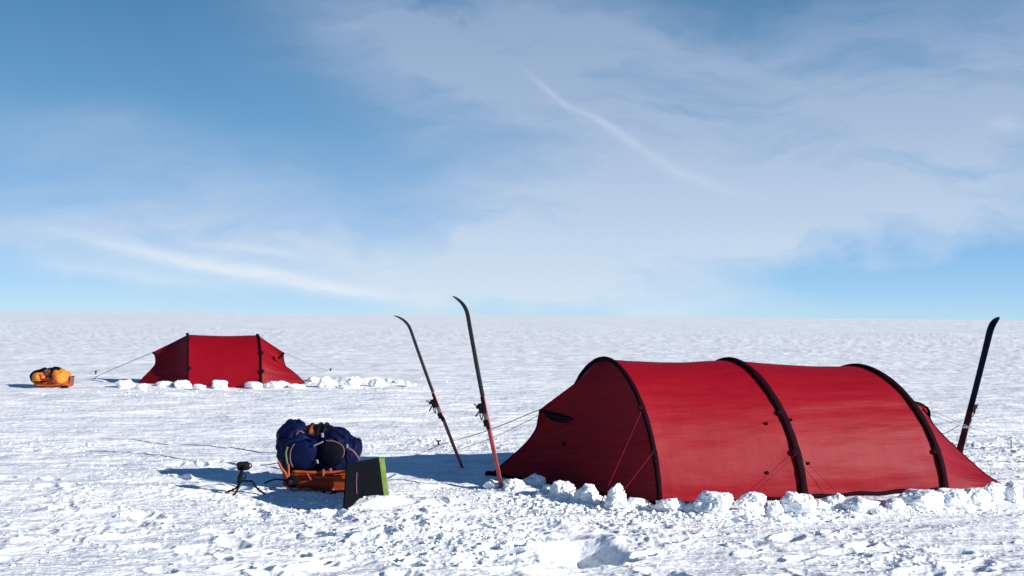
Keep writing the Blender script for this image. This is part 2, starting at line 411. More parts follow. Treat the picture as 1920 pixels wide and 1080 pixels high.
CHURN = [(patch(1150, 955, .7, .2), 1.2), (patch(1420, 973, 1.0, .16), 1.2), (patch(1750, 962, .9, .2), .7), (patch(560, 985, 1.3, .6), .8), (patch(820, 990, 1.0, .8), 1.0), (patch(250, 930, 1.3, .9), .7), (patch(1120, 990, .9, .6), .9),
         (patch(800, 835, 1.6, .55), .8), (patch(600, 1040, 1.6, .5), .5), (patch(1500, 1000, 1.5, .5), .35), (patch(1900, 850, 1.2, 1.2), 1.1),
         (patch(150, 845, 2.2, .8), .5), (patch(1700, 1050, .9, .35), .5), (patch(950, 950, .5, .6), .9), (patch(60, 1000, .9, .7), .45),
         (patch(640, 735, 2.2, 1.0), .6), (patch(300, 745, 4.0, .8), .35)]
BUMPS = []   # x, y, rx, ry, h, angle
def addb(px, py, rx, ry, h, ang=0): p = at(px, py); BUMPS.append((p[0], p[1], rx, ry, h, ang))
addb(700, 948, .24, .14, .065, .4)             # drift in front of the panel
addb(1100, 1040, .24, .28, -.15, .45)          # dug hole
addb(990, 1040, .22, .22, .07, .2); addb(890, 1032, .24, .18, .06, .1); addb(740, 1012, .34, .14, .06, .1); addb(1060, 995, .12, .12, .05); addb(810, 1020, .2, .2, .05)
addb(690, 1000, .14, .07, .04); addb(1150, 1018, .08, .12, .03); addb(830, 1050, .2, .06, .03)
addb(1000, 925, .35, .12, .04, -.1); addb(1130, 945, .35, .12, .03, -.2); addb(1840, 945, .35, .12, .05, .1)
addb(455, 915, .14, .25, -.015); addb(565, 950, .34, .20, -.045, -.1); addb(820, 945, .3, .09, .03); addb(330, 900, .5, .15, .03)
for _x, _y in ((985, 925), (1045, 938), (1110, 950), (1175, 960), (1240, 968), (1310, 972), (1380, 972), (1450, 973), (1520, 972), (1590, 970), (1660, 968), (1730, 962), (1800, 958), (1870, 950)):
    addb(_x, _y, .17, .10, .026 + .010 * math.sin(_x))
addb(600, 720, .8, .35, .10); addb(680, 722, .7, .3, .12); addb(745, 724, .4, .2, .06)
rb = np.random.default_rng(11)
FOOT = []
for k in range(330):
    px = rb.uniform(-60, 1980); py = rb.uniform(850, 1100)
    dens = .9 if (350 < px < 1300) else .38
    if rb.random() > dens: continue
    p = at(px, py); L_ = rb.uniform(.06, .15)
    FOOT.append((p[0], p[1], L_, L_ * rb.uniform(.35, .6), -rb.uniform(.012, .038), rb.uniform(-.9, .9)))

PIT = at(1100, 1042)
def churn(x, y):
    m = np.zeros_like(x)
    for (cx, cy, rx, ry), a in CHURN: m = np.maximum(m, a * np.exp(-(((x - cx) / rx) ** 2 + ((y - cy) / ry) ** 2) ** 1.3))
    return m

def H(x, y):
    x = np.asarray(x, float); y = np.asarray(y, float)
    r = np.hypot(x, y); near = 1 - smooth(14, 26, r); mid = 1 - smooth(60, 140, r)
    h = .020 * n2(x * .22, y * .3, 1) * smooth(7, 14, r)
    h += .25 * n2(x * .012, y * .016, 14) * smooth(70, 200, r)
    h += .035 * n2(x * .25, y * .9, 15) * smooth(14, 40, r) + .06 * n2(x * .06, y * .25, 16) * smooth(40, 120, r)
    wx = x + .25 * n2(x * .8, y * .8, 5); wy = y + .18 * n2(x * .8, y * .8, 6)
    s = 1 - np.abs(n2(wx * .7, wy * 2.4, 2)) * 1.6
    h += (.022 * s * mid) * smooth(5, 11, r) + .008 * s
    h += mid * .010 * n2(wx * 2.2, wy * 5.0, 3)
    h += .075 * np.clip(n2(x * .35 + .6 * n2(x * .2, y * .5, 41), y * 1.3, 40) - .22, 0, 1) * smooth(9, 13, r) * (1 - smooth(70, 160, r)) + .3 * np.clip(n2(x * .06, y * .22, 42) - .2, 0, 1) * smooth(45, 90, r)
    c = churn(x, y) * near; c = c * (1 - .9 * np.exp(-(((x - PIT[0]) / .3) ** 2 + ((y - PIT[1]) / .34) ** 2) ** 2)); c = c * (.25 + 1.25 * np.clip(n2(x * 1.5, y * 2.0, 9) * 1.3 + .4, 0, 1))
    if near.max() > 0:
        q = np.abs(n2(wx * 5.0, wy * 6.5, 20)); q2 = np.abs(n2(wx * 11, wy * 14, 21)); q3 = n2(x * 24, y * 28, 22)
        h += c * (.034 * (.45 - q) + .018 * (.4 - q2) + .006 * q3)
        h += near * (.0035 * n2(x * 14, y * 22, 23) + .002 * n2(x * 38, y * 44, 24) + .007 * (np.clip(n2(x * 6, y * 11, 25), .1, 1)))
    for (cx, cy, rx, ry, a, th) in BUMPS:
        dx = x - cx; dy = y - cy; sel = np.abs(dx) + np.abs(dy) < 3.2 * (rx + ry)
        if not sel.any(): continue
        dx = dx[sel] if dx.ndim else dx; dy = dy[sel] if dy.ndim else dy
        uu = (dx * math.cos(th) + dy * math.sin(th)) / rx; vv = (-dx * math.sin(th) + dy * math.cos(th)) / ry
        d2 = uu * uu + vv * vv; d2 = d2 * (1 + .35 * n2(dx * 5 + cx, dy * 5, 30)) if a < 0 else d2 * (1 + .3 * n2(dx * 9 + cx, dy * 9, 31))
        add = a * np.exp(-np.abs(d2) ** (2.6 if a < -.05 else 1.2))
        if h.ndim: h[sel] += add
        else: h = h + add
    for (cx, cy, rx, ry, a, th) in FOOT:
        dx = x - cx; dy = y - cy; sel = (np.abs(dx) < 2.2 * rx) & (np.abs(dy) < 2.2 * rx)
        if not sel.any(): continue
        if h.ndim: dx = dx[sel]; dy = dy[sel]
        uu = (dx * math.cos(th) + dy * math.sin(th)) / rx; vv = (-dx * math.sin(th) + dy * math.cos(th)) / ry
        d2 = uu * uu + vv * vv
        add = a * np.exp(-d2 ** 2) - a * .35 * np.exp(-(d2 - 1.9) ** 2 * 1.5)
        if h.ndim: h[sel] += add
        else: h = h + add
    return h

def g0(x, y): return float(H(np.array([x]), np.array([y]))[0])

# polar sheet: fine inside the photographed sector, coarse elsewhere, out to the horizon
A = [];
a = -math.pi
fine = .00088
while a < math.pi:
    A.append(a); off = abs(a)
    a += fine if off < .58 else (.006 if off < .9 else .06)
A = np.array(A)
rr = [.3]
while rr[-1] < 9000:
    r = rr[-1]
    if r < 4.6: d = .15
    else: d = max(.0085, r * r / 1451 * .38)
    if r > 60: d = max(d, r * .03)
    rr.append(r + min(d, r * .12))
rr = np.array(rr)
print('ground grid', len(A), len(rr))
TH, RR = np.meshgrid(A, rr); X = (RR * np.sin(TH)).ravel(); Y = (RR * np.cos(TH)).ravel()
# clip to actual work: evaluate in one go
Z = H(X, Y)
nA, nR = len(A), len(rr)
i0 = (np.arange(nR - 1)[:, None] * nA + np.arange(nA)[None]).ravel(); j1 = (np.arange(nR - 1)[:, None] * nA + (np.arange(nA)[None] + 1) % nA).ravel()
quads = np.stack([i0, i0 + nA, j1 + nA, j1], 1)[:, ::-1].astype(np.int32)
me = bpy.data.meshes.new('snow_ground')
nv = len(X) + 1
co = np.zeros((nv, 3), np.float32); co[:-1, 0] = X; co[:-1, 1] = Y; co[:-1, 2] = Z; co[-1] = (0, 0, float(Z[:nA].mean()))
tri = np.stack([np.full(nA, nv - 1), np.arange(nA), (np.arange(nA) + 1) % nA], 1)[:, ::-1].astype(np.int32)
me.vertices.add(nv); me.vertices.foreach_set('co', co.ravel())
loops = np.concatenate([quads.ravel(), tri.ravel()]); me.loops.add(len(loops)); me.loops.foreach_set('vertex_index', loops)
npoly = len(quads) + len(tri); me.polygons.add(npoly)
ls_ = np.concatenate([np.arange(len(quads)) * 4, len(quads) * 4 + np.arange(len(tri)) * 3]).astype(np.int32)
me.polygons.foreach_set('loop_start', ls_)
me.update(calc_edges=True); me.polygons.foreach_set('use_smooth', np.ones(npoly, bool)); me.materials.append(M['snow'])
go = bpy.data.objects.new('snow_ground', me); COL.objects.link(go); go['kind'] = 'structure'
nz = me.polygons[0].normal.z
if nz < 0: me.flip_normals()

# ------------------------------------------------------------------ tents
def hoop(N, w, th, h, n, k=97):
    t = np.linspace(0, np.pi, k); c = np.cos(t); s = np.sin(t)
    a = np.sign(c) * np.abs(c) ** (2 / n); b = np.abs(s) ** (2 / n)
    D = np.array([math.sin(th), math.cos(th), 0])
    P = N + D * w * (1 - a)[:, None] + np.array([0, 0, h])[None] * b[:, None]
    # even spacing
    L_ = np.concatenate([[0], np.cumsum(np.linalg.norm(np.diff(P, axis=0), axis=1))]); q = np.linspace(0, L_[-1], k)
    P = np.stack([np.interp(q, L_, P[:, i]) for i in range(3)], 1); P[:, 2] += N[2] * 0
    return P

def resample(P, k):
    L_ = np.concatenate([[0], np.cumsum(np.linalg.norm(np.diff(P, axis=0), axis=1))]); q = np.linspace(0, L_[-1], k)
    return np.stack([np.interp(q, L_, P[:, i]) for i in range(3)], 1)

def loft(Ac, Bc, m=60, sag=.03, wr=.004, seed=0, sagfn=None, L=1.4):
    k = len(Ac); s = np.linspace(0, 1, m)
    Gd = Ac[None] * (1 - s)[:, None, None] + Bc[None] * s[:, None, None]
    du = np.gradient(Gd, axis=0); dv = np.gradient(Gd, axis=1); N = np.cross(dv, du); N /= np.linalg.norm(N, axis=2)[..., None] + 1e-9
    cen = Gd.mean((0, 1)); cen = cen * [1, 1, 0]
    if ((Gd - cen) * N).sum() < 0: N = -N
    S, T = np.meshgrid(s, np.linspace(0, 1, k), indexing='ij')
    sg = sag * 4 * S * (1 - S) if sagfn is None else sagfn(S, T)
    env = np.minimum(1, 12 * S * (1 - S)) * np.minimum(1, 30 * np.minimum(T, 1 - T) + .15)
    wz = wr * env * (n2(S * L * 1.1, T * 26, seed) + .7 * n2(S * L * 2.5, T * 55, seed + 1) + 1.5 * n2(S * L * .8 + T * 2, T * 7, seed + 2))
    Gd = Gd - N * sg[..., None] + N * wz[..., None]
    F = [(i * k + j, i * k + j + 1, (i + 1) * k + j + 1, (i + 1) * k + j) for i in range(m - 1) for j in range(k - 1)]
    UV = np.stack([S * L, T * 1.0], -1).reshape(-1, 2)
    return Gd, F, UV

def nearest(P, px, py):
    P = np.asarray(P).reshape(-1, 3); q = proj(P); return P[((q - [px, py]) ** 2).sum(1).argmin()]

def tent(name, label, hoops, T1, P1c, T2, P2c, z0, group, far=False):
    """hoops: list of hoop curves near->far base; P1c/P2c: seam curves from ground tip up to the vent peak"""
    base = hoops[0][0] * [1, 1, 0]
    t = thing(name, label, 'tent', base, group)
    k = len(hoops[0]); hk = (k - 1) // 2 + 1; out = {}
    for i in range(len(hoops) - 1):
        Gd, F, UV = loft(hoops[i], hoops[i + 1], 90, .020, .0065, 40 + i * 5)
        mesh_obj('fly_panel', Gd.reshape(-1, 3), F, M['red'], t, base, True, UV); out['p%d' % i] = Gd
    for e, (hp, C) in enumerate(((hoops[0], P1c), (hoops[-1], P2c))):
        C = resample(C, hk)
        near = hp[:hk]; farh = hp[::-1][:hk]
        gs = []
        def sf(S, Tt): return .05 * 4 * S * (1 - S) * np.sin(np.pi * np.clip(Tt * .95 + .02, 0, 1))
        Ga, F, UV = loft(near, C, 60, wr=.005, seed=60 + e * 9, sagfn=sf, L=1.1)
        Gb, F2, UV2 = loft(farh, C, 60, wr=.005, seed=70 + e * 9, sagfn=sf, L=1.1)
        v = np.concatenate([Ga.reshape(-1, 3), Gb.reshape(-1, 3)]); n_ = Ga.shape[0] * Ga.shape[1]
        mesh_obj('vestibule', v, F + [tuple(q + n_ for q in f) for f in F2], M['red_end_shaded'], t, base, True, np.concatenate([UV, UV2]))
        out['v%d' % e] = Ga
    ax = unit(hoops[-1][hk] - hoops[0][hk])
    for i, hp in enumerate(hoops):
        cen = hp[[0, -1]].mean(0); outw = hp - cen; outw[:, 2] += .2
        outw = outw - np.outer(outw @ ax, ax); outw /= np.linalg.norm(outw, axis=1)[:, None]
        pts = hp + outw * .012
        wd = ((.026, .040, .036)[i]) if not far else .020
        vv = []; seg = 12; th = np.linspace(0, 2 * np.pi, seg, endpoint=False)
        for j in range(len(pts)):
            ww = wd * (1 + .10 * math.sin(j * .9) * math.sin(j * .37))
            vv.append(pts[j] + np.cos(th)[:, None] * ax * ww + np.sin(th)[:, None] * outw[j] * .020)
        vv = np.concatenate(vv); F = [(j * seg + a, j * seg + (a + 1) % seg, (j + 1) * seg + (a + 1) % seg, (j + 1) * seg + a) for j in range(len(pts) - 1) for a in range(seg)]
        F.append(tuple(range(seg))[::-1]); F.append(tuple((len(pts) - 1) * seg + a for a in range(seg)))
        mesh_obj('pole_sleeve', vv, F, M['sleeve'], t, base)
    # ridge seams and end seams
    for C in (P1c, P2c):
        g = G(); g.add(*tube(resample(C, 24), .007, 6)); g.build('end_seam', M['sleeve'], t)
    out['t'] = t; out['ax'] = ax
    return out

# --- large tent in front
def groundp(px, py):
    p = at(px, py); return V(p[0], p[1], -.03)
k97 = 97
h1 = hoop(V(1.251, 7.647, -.02), .876, -.452, 1.215, 1.857); h2 = hoop(V(2.582, 8.018, -.02), .909, -.535, 1.205, 1.745); h3 = hoop(V(4.026, 8.451, -.02), .92, -.594, 1.135, 1.787)
T1 = at(912, 894); T1[2] = -.01; P1 = aty(1010, 768, 8.75)
def seam(px_list, ya, yb):
    n = len(px_list); return spline([aty(x, y, ya + (yb - ya) * i / (n - 1)) for i, (x, y) in enumerate(px_list)], 10)
C1 = seam([(914, 895), (950, 864), (984, 833), (1004, 806), (1009, 786), (1012, 768)], T1[1], 8.72)
C2 = seam([(1893, 917), (1848, 889), (1805, 851), (1770, 818), (1746, 790), (1738, 766)], 8.78, 9.35)
big = tent('tunnel_tent', 'large red tunnel tent with three black pole sleeves in the right foreground', [h1, h2, h3], T1, C1, None, C2, 0, 'red tents pitched on the snow')
bt = big['t']
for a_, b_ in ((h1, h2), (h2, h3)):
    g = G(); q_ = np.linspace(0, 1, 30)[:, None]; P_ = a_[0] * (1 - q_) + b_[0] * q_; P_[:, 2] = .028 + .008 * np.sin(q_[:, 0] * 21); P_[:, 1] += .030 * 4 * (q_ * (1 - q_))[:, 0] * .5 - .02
    g.add(*tube(P_, .020, 8)); g.build('base_shadow_strip', M['sleeve'], bt)  # dark tube along the fly foot stands in for its shadow line
g = G(); q_ = np.linspace(0, 1, 30)[:, None]; P_ = h1[0] * (1 - q_) + C1[0] * q_; P_[:, 2] = .03; g.add(*tube(P_, .018, 8)); g.build('base_shadow_strip', M['sleeve'], bt)  # shadow line continued as a dark tube along the left vestibule foot
# vent hoods
def vent(t, Gd, path, r, off=.012, name='vent_hood', mat='black', flat=.55):
    pts = np.array([nearest(Gd, *p) for p in path]); toC = CAM - pts; toC /= np.linalg.norm(toC, axis=1)[:, None]; pts = spline(pts + toC * off, 6)
    n_ = len(pts); rad = r * np.sqrt(np.clip(np.sin(np.linspace(.25, np.pi - .12, n_)), .05, 1))
    g = G(); g.add(*tube(pts, rad, 10, flat, up=unit(CAM - pts[0]))); return g.build(name, M[mat], t)
vh = vent(bt, big['v0'], [(1014, 770), (1028, 776), (1045, 781), (1060, 784), (1074, 785)], .026)
vh['label'] = 'black hooded vent at the door end of the tent'
vent(bt, big['v0'], [(1022, 775), (1032, 783), (1050, 790), (1066, 791)], .013, .02, 'vent_strap')
g = G(); v2p = [(1738, 764), (1742, 772), (1742, 784), (1738, 796)]
pts = spline([aty(x, y, 9.28) for x, y in v2p], 6); g.add(*tube(pts, .02, 8, .6)); pts = spline([aty(x, y, 9.3) for x, y in [(1712, 754), (1726, 757), (1737, 764)]], 6); g.add(*tube(pts, .012, 8)); g.build('vent_hood', M['black'], bt)

def patches(t, hp, spots, r=.032):
    for (x, y) in spots:
        c = nearest(hp, x, y); d = unit(CAM - c); ax = unit(big['ax'])
        g = G(); g.add(*sellip(c + d * .022, (r * 1.3, .014, r), np.array([ax, d, np.cross(ax, d)]), .6, .6, 16, 8)); g.build('sleeve_patch', M['sleeve'], t)
patches(bt, h1, [(1199, 768), (1217, 850)], .028); patches(bt, h2, [(1467, 773), (1491, 850)]); patches(bt, h3, [(1758, 845)])

def guy(t, pts, r=.0035, mat='cord', name='guy_line', tab=None):
    g = G(); g.add(*tube(spline(pts, 6), r, 5))
    if tab is not None: g.add(*sellip(tab, (.014, .008, .02), None, .6, .6, 10, 6))
    return g.build(name, M[mat], t)
def gd(px, py, z=0.0): p = at(px, py, 0); p[2] = g0(p[0], p[1]) + z; return p
for hp, s, e in ((h1, (1199, 772), (1120, 960)), (h1, (1217, 852), (1140, 962))):
    a_ = nearest(hp, *s) + V(-.02, -.04, 0); b_ = gd(*e); guy(bt, [a_, b_], .0040, 'redcord')
for hp, s, mid_, e in ((h2, (1491, 850), (1438, 883), (1388, 925)), (h2, (1491, 850), (1515, 865), (1570, 915))):
    a_ = nearest(hp, *s) + V(0, -.045, 0); b_ = nearest(big['p0'] if e[0] < 1500 else big['p1'], *e) * [1, 1, 0] + V(.0, -.10, .02); guy(bt, [a_, b_], .0018, 'redcord')
Pk = C1[-1]
peg1 = gd(823, 838); guy(bt, [Pk, (Pk + peg1) / 2 + V(0, 0, -.03), peg1], .0042)
peg2 = gd(868, 846); guy(bt, [Pk + V(0, 0, -.05), (Pk + peg2) / 2 + V(0, 0, -.05), peg2], .003)
for Gd_, x_, y_ in ((big['p0'], 1437, 797), (big['p1'], 1483, 787), (big['p0'], 1438, 883), (big['p1'], 1515, 865), (big['v0'], 1055, 833)):
    c = nearest(Gd_, x_, y_); g = G(); g.add(*sellip(c + unit(CAM - c) * .01, (.016, .008, .014), None, .6, .6, 10, 6)); g.build('toggle', M['sleeve'], bt)
patches(bt, [C1[0] + V(.02, 0, .03)], [(914, 893)], .035)

# --- small tent far left
def fz(px, py, dz=0): p = at(px, py); return V(p[0], p[1], dz)
f1 = hoop(fz(352, 729, -.02), .90, -.37, 1.125, 1.9); f2 = hoop(fz(490, 729, -.02), .90, -.37, 1.125, 1.9)
Cf1 = seam([(256, 722), (270, 706), (284, 692), (291, 682), (291, 670), (287, 660)], 19.5, 19.8)
Cf2 = seam([(573, 719), (556, 702), (543, 692), (535, 685), (532, 672), (532, 661)], 19.6, 19.8)
small = tent('tunnel_tent', 'smaller red tent with two pole sleeves standing far off on the left', [f1, f2], None, Cf1, None, Cf2, 0, 'red tents pitched on the snow', far=True)
stt = small['t']
for (x, y) in ((350, 628), (479, 628)):
    hp = f1 if x < 400 else f2; c = nearest(hp, x, y); g = G(); g.add(*sellip(c + V(0, 0, .02), (.032, .04, .026), None, .7, .7, 12, 8)); g.build('sleeve_patch', M['black'], stt)
for hp, (x, y) in ((f1, (353, 690)), (f2, (485, 661)), (f2, (488, 697))):
    c = nearest(hp, x, y); g = G(); g.add(*sellip(c + V(.03, -.03, 0), (.045, .03, .04), None, .7, .7, 12, 8)); g.build('sleeve_patch', M['black'], stt)
for C, path in ((Cf1, [(287, 661), (292, 664), (297, 668)]), (Cf2, [(532, 661), (528, 667), (522, 672)])):
    pts = spline([aty(x, y, 19.55) for x, y in path], 5); g = G(); g.add(*tube(pts, .028, 8)); g.build('vent_hood', M['black'], stt)
guy(stt, [Cf1[-1], fz(180, 706)], .007); guy(stt, [Cf2[-1], fz(620, 698)], .006)

# ------------------------------------------------------------------ skis
def ski(label, B, T, nrm, length_extra=.15, red_frac=.45, base_side=False, bind=.42, group='skis standing upright in the snow', width=.062, tail='skir'):
    B = np.asarray(B, float); T = np.asarray(T, float)
    t = thing('ski', label, 'ski', (B[0], B[1], g0(B[0], B[1])), group)
    a = unit(T - B); nrm = unit(np.asarray(nrm, float) - a * (np.asarray(nrm, float) @ a)); w = np.cross(a, nrm)
    Lv = np.linalg.norm(T - B); tipL = .24
    s = np.concatenate([np.linspace(-length_extra, Lv - tipL, 60), np.linspace(Lv - tipL, Lv, 26)[1:]])
    sec = []; v = []
    for q in s:
        f = max(0, (q - (Lv - tipL)) / tipL)
        off = .125 * f ** 2.2 + .012 * math.sin(np.pi * np.clip(q / Lv, 0, 1))
        wdt = width * (.5 - .10 * math.sin(np.pi * np.clip(q / Lv, 0, 1))) * (1 if f < .45 else math.sqrt(max(.01, 1 - ((f - .45) / .55) ** 2.2)))
        th = .006 + .007 * math.sin(np.pi * np.clip(q / Lv, .02, .98))
        c = B + a * (q - .03 * f * f) + nrm * off
        v += [c - w * wdt - nrm * th * .6, c + w * wdt - nrm * th * .6, c + w * wdt + nrm * th * .1, c + w * wdt * .82 + nrm * th, c - w * wdt * .82 + nrm * th, c - w * wdt + nrm * th * .1]
    v = np.array(v); K = 6; F = []; mi = []
    for i in range(len(s) - 1):
        for j in range(K):
            F.append((i * K + j, i * K + (j + 1) % K, (i + 1) * K + (j + 1) % K, (i + 1) * K + j))
            mi.append(1 if (j != 0 and s[i] < Lv * red_frac) or (j == 0 and s[i] < Lv * red_frac * .8 and not base_side) else 0)
    F += [tuple(range(K))[::-1], tuple((len(s) - 1) * K + j for j in range(K))]; mi += [1, 0]
    mesh_obj('ski_blade', v, F, [M['skib'], M[tail]], t, np.array(t.location), False, midx=mi)
    # binding
    c = B + a * (Lv * bind) + nrm * .022; ax = np.array([a, w, nrm])
    g = G(); g.add(*box(c - a * .05, ax, .15, .022, .006), 0)
    g.add(*box(c + nrm * .022, ax, .045, .034, .02), 0)
    g.add(*box(c + a * .02 + nrm * .05, ax, .016, .03, .018), 0)
    g.add(*box(c - a * .14 + nrm * .012, ax, .03, .026, .012), 0)
    b = g.build('binding', [M['black']], t)
    g = G(); g.add(*tube(spline([c + nrm * .05 + w * .03, c + nrm * .075 + w * .02 - a * .02, c + nrm * .11 - a * .055], 5), [.007] * 11, 6))
    g.add(*tube(spline([c + nrm * .05 - w * .03 + a * .02, c + nrm * .08 - w * .02 + a * .05, c + nrm * .10 + a * .055], 5), [.005] * 11, 6))
    g.add(*tube(spline([c + nrm * .03 + w * .03, c + nrm * .045 + w * .02 - a * .06, c + nrm * .05 - a * .10, c + nrm * .045 - w * .02 - a * .06, c + nrm * .03 - w * .03], 5), .005, 6))
    o = g.build('binding_bail', [M['black']], b)
    # silver plate under the heel
    g = G(); g.add(*box(c - a * .09 + nrm * .004, ax, .05, .024, .004)); g.build('heel_plate', [M['steel']], t)
    return t

B1 = at(868, 880); Tt = aty(741, 580, B1[1] + .02)
ski('thin ski leaning left farther back, black above and dark red below, by the tent shadow', B1, Tt + V(.125 * .7, 0, 0), (-.85, -.52, 0), .12, .47, width=.052)
B2 = at(942, 922); B2[2] = 0; Tt2 = aty(851, 545, B2[1] - .03)
ski('taller ski stuck in front of the big tent door, black top and bright red tail', B2, Tt2 + V(.125 * .7, 0, 0), (-.80, -.60, 0), .12, .47, width=.055)
B3 = aty(1794, 865, 9.9); Tt3 = aty(1878, 585, 9.9)
rs = ski('black ski standing behind the right end of the big tent', B3, Tt3 - V(.075, 0, 0), (.80, .60, 0), .12, .42, False, .36, width=.078, tail='skid')
g = G(); c_ = aty(1813, 800, 9.86); a3 = unit(Tt3 - B3)
w3 = unit(np.cross(a3, (.62, .78, 0)))
g.add(*tube(spline([c_ - w3 * .055 + V(0, -.03, 0.015), c_ + V(0, -.05, 0), c_ + w3 * .055 + V(0, -.03, -.015)], 6), .011, 8)); g.build('tie_strap', [M['white']], rs)
Pk2 = C2[-1]
guy(bt, [Pk2, c_ + V(0, 0, .01)], .0035, 'cord'); guy(bt, [Pk2 + V(0, 0, -.05), c_ + V(-.03, 0, -.005)], .0030, 'cord')
pg = gd(1896, 851)
guy(bt, [c_, aty(1893, 822, pg[1])], .0032, 'cord'); guy(bt, [c_ + V(0, 0, -.05), gd(1880, 842)], .0026, 'cord')
guy(bt, [Pk2 + V(.03, 0, -.09), aty(1765, 813, 10.0), aty(1800, 797, 9.9)], .004, 'cord')
pegt = thing('tent_peg', 'thin grey stake in rough snow at the right edge holding a guy line', 'peg', pg)
g = G(); top = aty(1896, 820, pg[1]); g.add(*tube(spline([pg - V(0, 0, .06), top], 6), .008, 8)); g.add(*tube(spline([top + V(-.03, 0, -.004), top + V(.012, 0, -.004)], 3), .005, 6)); g.build('shaft', [M['grey']], pegt)
g = G(); g.add(*tube(spline([top + V(-.02, 0, -.01), top + V(-.05, -.02, -.03), top + V(-.075, -.02, -.012)], 5), .005, 6)); g.build('cord_loop', [M['cord']], pegt)
for (p_, lab) in ((peg1, 'small dark tent peg holding the long guy line left of the big tent'), (fz(180, 706, g0(*fz(180, 706)[:2])), 'tiny dark peg at the end of the guy line left of the far tent'), (fz(620, 698, g0(*fz(620, 698)[:2])), 'tiny dark peg holding the guy line right of the far tent')):
    g = G(); sc_ = 1.0 if p_[1] < 15 else 1.5
    g.add(*tube([p_ - V(0, 0, .05), p_ + V(-.01, 0, .05 * sc_)], .011 * sc_, 8)); g.add(*tube([p_ + V(-.035, 0, .045 * sc_), p_ + V(.025, 0, .05 * sc_)], .009 * sc_, 6))
    tag(g.build('tent_peg', [M['black']], None, p_ * [1, 1, 1]), lab, 'peg', 'tent pegs')

# ------------------------------------------------------------------ sleds
def hull_mesh(c, yaw, L, Wd, Hh, nx=40, ns=20, thick=.008):
    """open sled tub: pointed rising bow at +x local"""
    g = G(); axm = axes(yaw); rows = []
    for i in range(nx):
        f = i / (nx - 1); x = (f - .5) * L
        bow = smooth(.72, 1.0, f); st = smooth(.08, 0, f)
        wd = Wd / 2 * (1 - .55 * float(bow) ** 1.5) * (1 - .12 * float(st)); zb = .10 * float(bow) ** 1.6 * (L) * .9 + .03 * float(st)
        ht = Hh - zb * .35
        pr = []
        for j in range(ns):
            th = -math.pi / 2 + math.pi * j / (ns - 1)
            yy = wd * np.sign(math.sin(th)) * abs(math.sin(th)) ** .55; zz = zb * .7 + ht * (1 - abs(math.cos(th)) ** .45) + .012 * math.cos(6 * th) * math.cos(th)
            pr.append((x, yy, zz))
        pr.insert(0, (x, -wd - .03, ht + zb * .7)); pr.append((x, wd + .03, ht + zb * .7)); pr.insert(0, (x, -wd - .032, ht + zb * .7 - .025)); pr.append((x, wd + .032, ht + zb * .7 - .025))
        rows.append(pr)
    rows = np.array(rows); k = rows.shape[1]
    v = np.asarray(c) + rows.reshape(-1, 3) @ axm
    F = [(i * k + j, i * k + j + 1, (i + 1) * k + j + 1, (i + 1) * k + j) for i in range(nx - 1) for j in range(k - 1)]
    F.append(tuple(range(k))); F.append(tuple((nx - 1) * k + j for j in range(k)))
    return v, F

# near sled, seen side-on behind the panel; bow to the left
sc0 = at(612, 921); sx, sy = sc0[0] + .04, sc0[1] + .16; sz = g0(sx, sy) - .045
sled = thing('pulk_sled', 'orange plastic sled carrying blue bags behind the black panel', 'sled', (sx, sy, sz), 'loaded sleds')
sy_ = math.pi - .10
g = G(); g.add(*hull_mesh((sx - .03, sy, sz), sy_, .86, .40, .19)); g.build('hull', [M['orange']], sled)
def onpx(x, y, yy): return aty(x, y, yy)
yf = sy - .27
g = G()
g.add(*tube(spline([onpx(548, 884, yf), onpx(600, 886, yf), onpx(650, 884, yf), onpx(700, 882, yf)], 8), .013, 8)); g.build('rim', [M['orange2']], sled)
g = G(); g.add(*tube(spline([onpx(550, 912, yf), onpx(575, 918, yf - .02), onpx(610, 921, yf), onpx(645, 921, yf)], 8), .012, 8)); g.build('runner', [M['crimson']], sled)
for pth, r_, mt in (([(522, 866), (528, 878), (536, 888), (541, 902)], .012, 'orange2'), ([(541, 870), (541, 888), (540, 908)], .010, 'orange2'),
                    ([(536, 906), (550, 920), (575, 916), (590, 920), (612, 926)], .007, 'pinkstrap'), ([(496, 906), (515, 899), (535, 900)], .008, 'navy'),
                    ([(606, 880), (606, 893)], .012, 'orange2'), ([(575, 886), (583, 900), (596, 912)], .008, 'crimson'), ([(488, 872), (505, 871), (520, 868)], .004, 'black')):
    g = G(); g.add(*tube(spline([onpx(x, y, yf - .03) for x, y in pth], 6), r_, 7)); g.build('strap' if r_ > .008 else 'rope', [M[mt]], sled)
# coiled rope / dark carabiner bundle at the bow
g = G(); cc = onpx(547, 903, yf - .03)
for k in range(3):
    th = np.linspace(0, 2 * np.pi, 24); g.add(*tube(np.stack([cc[0] + (.045 - .008 * k) * np.cos(th), cc[1] - .012 * k + 0 * th, cc[2] + (.042 - .006 * k) * np.sin(th)], 1), .012, 7))
g.build('rope_coil', [M['navy']], sled)
g = G(); g.add(*sellip(onpx(619, 925, yf - .05), (.07, .03, .018), axes(0, .15), .7, .7, 20, 10)); g.build('boot_strap', [M['black']], sled)
g = G(); g.add(*sellip(onpx(616, 923, yf - .08), (.03, .012, .008), None, .7, .7, 12, 8)); g.build('buckle', [M['steel']], sled)

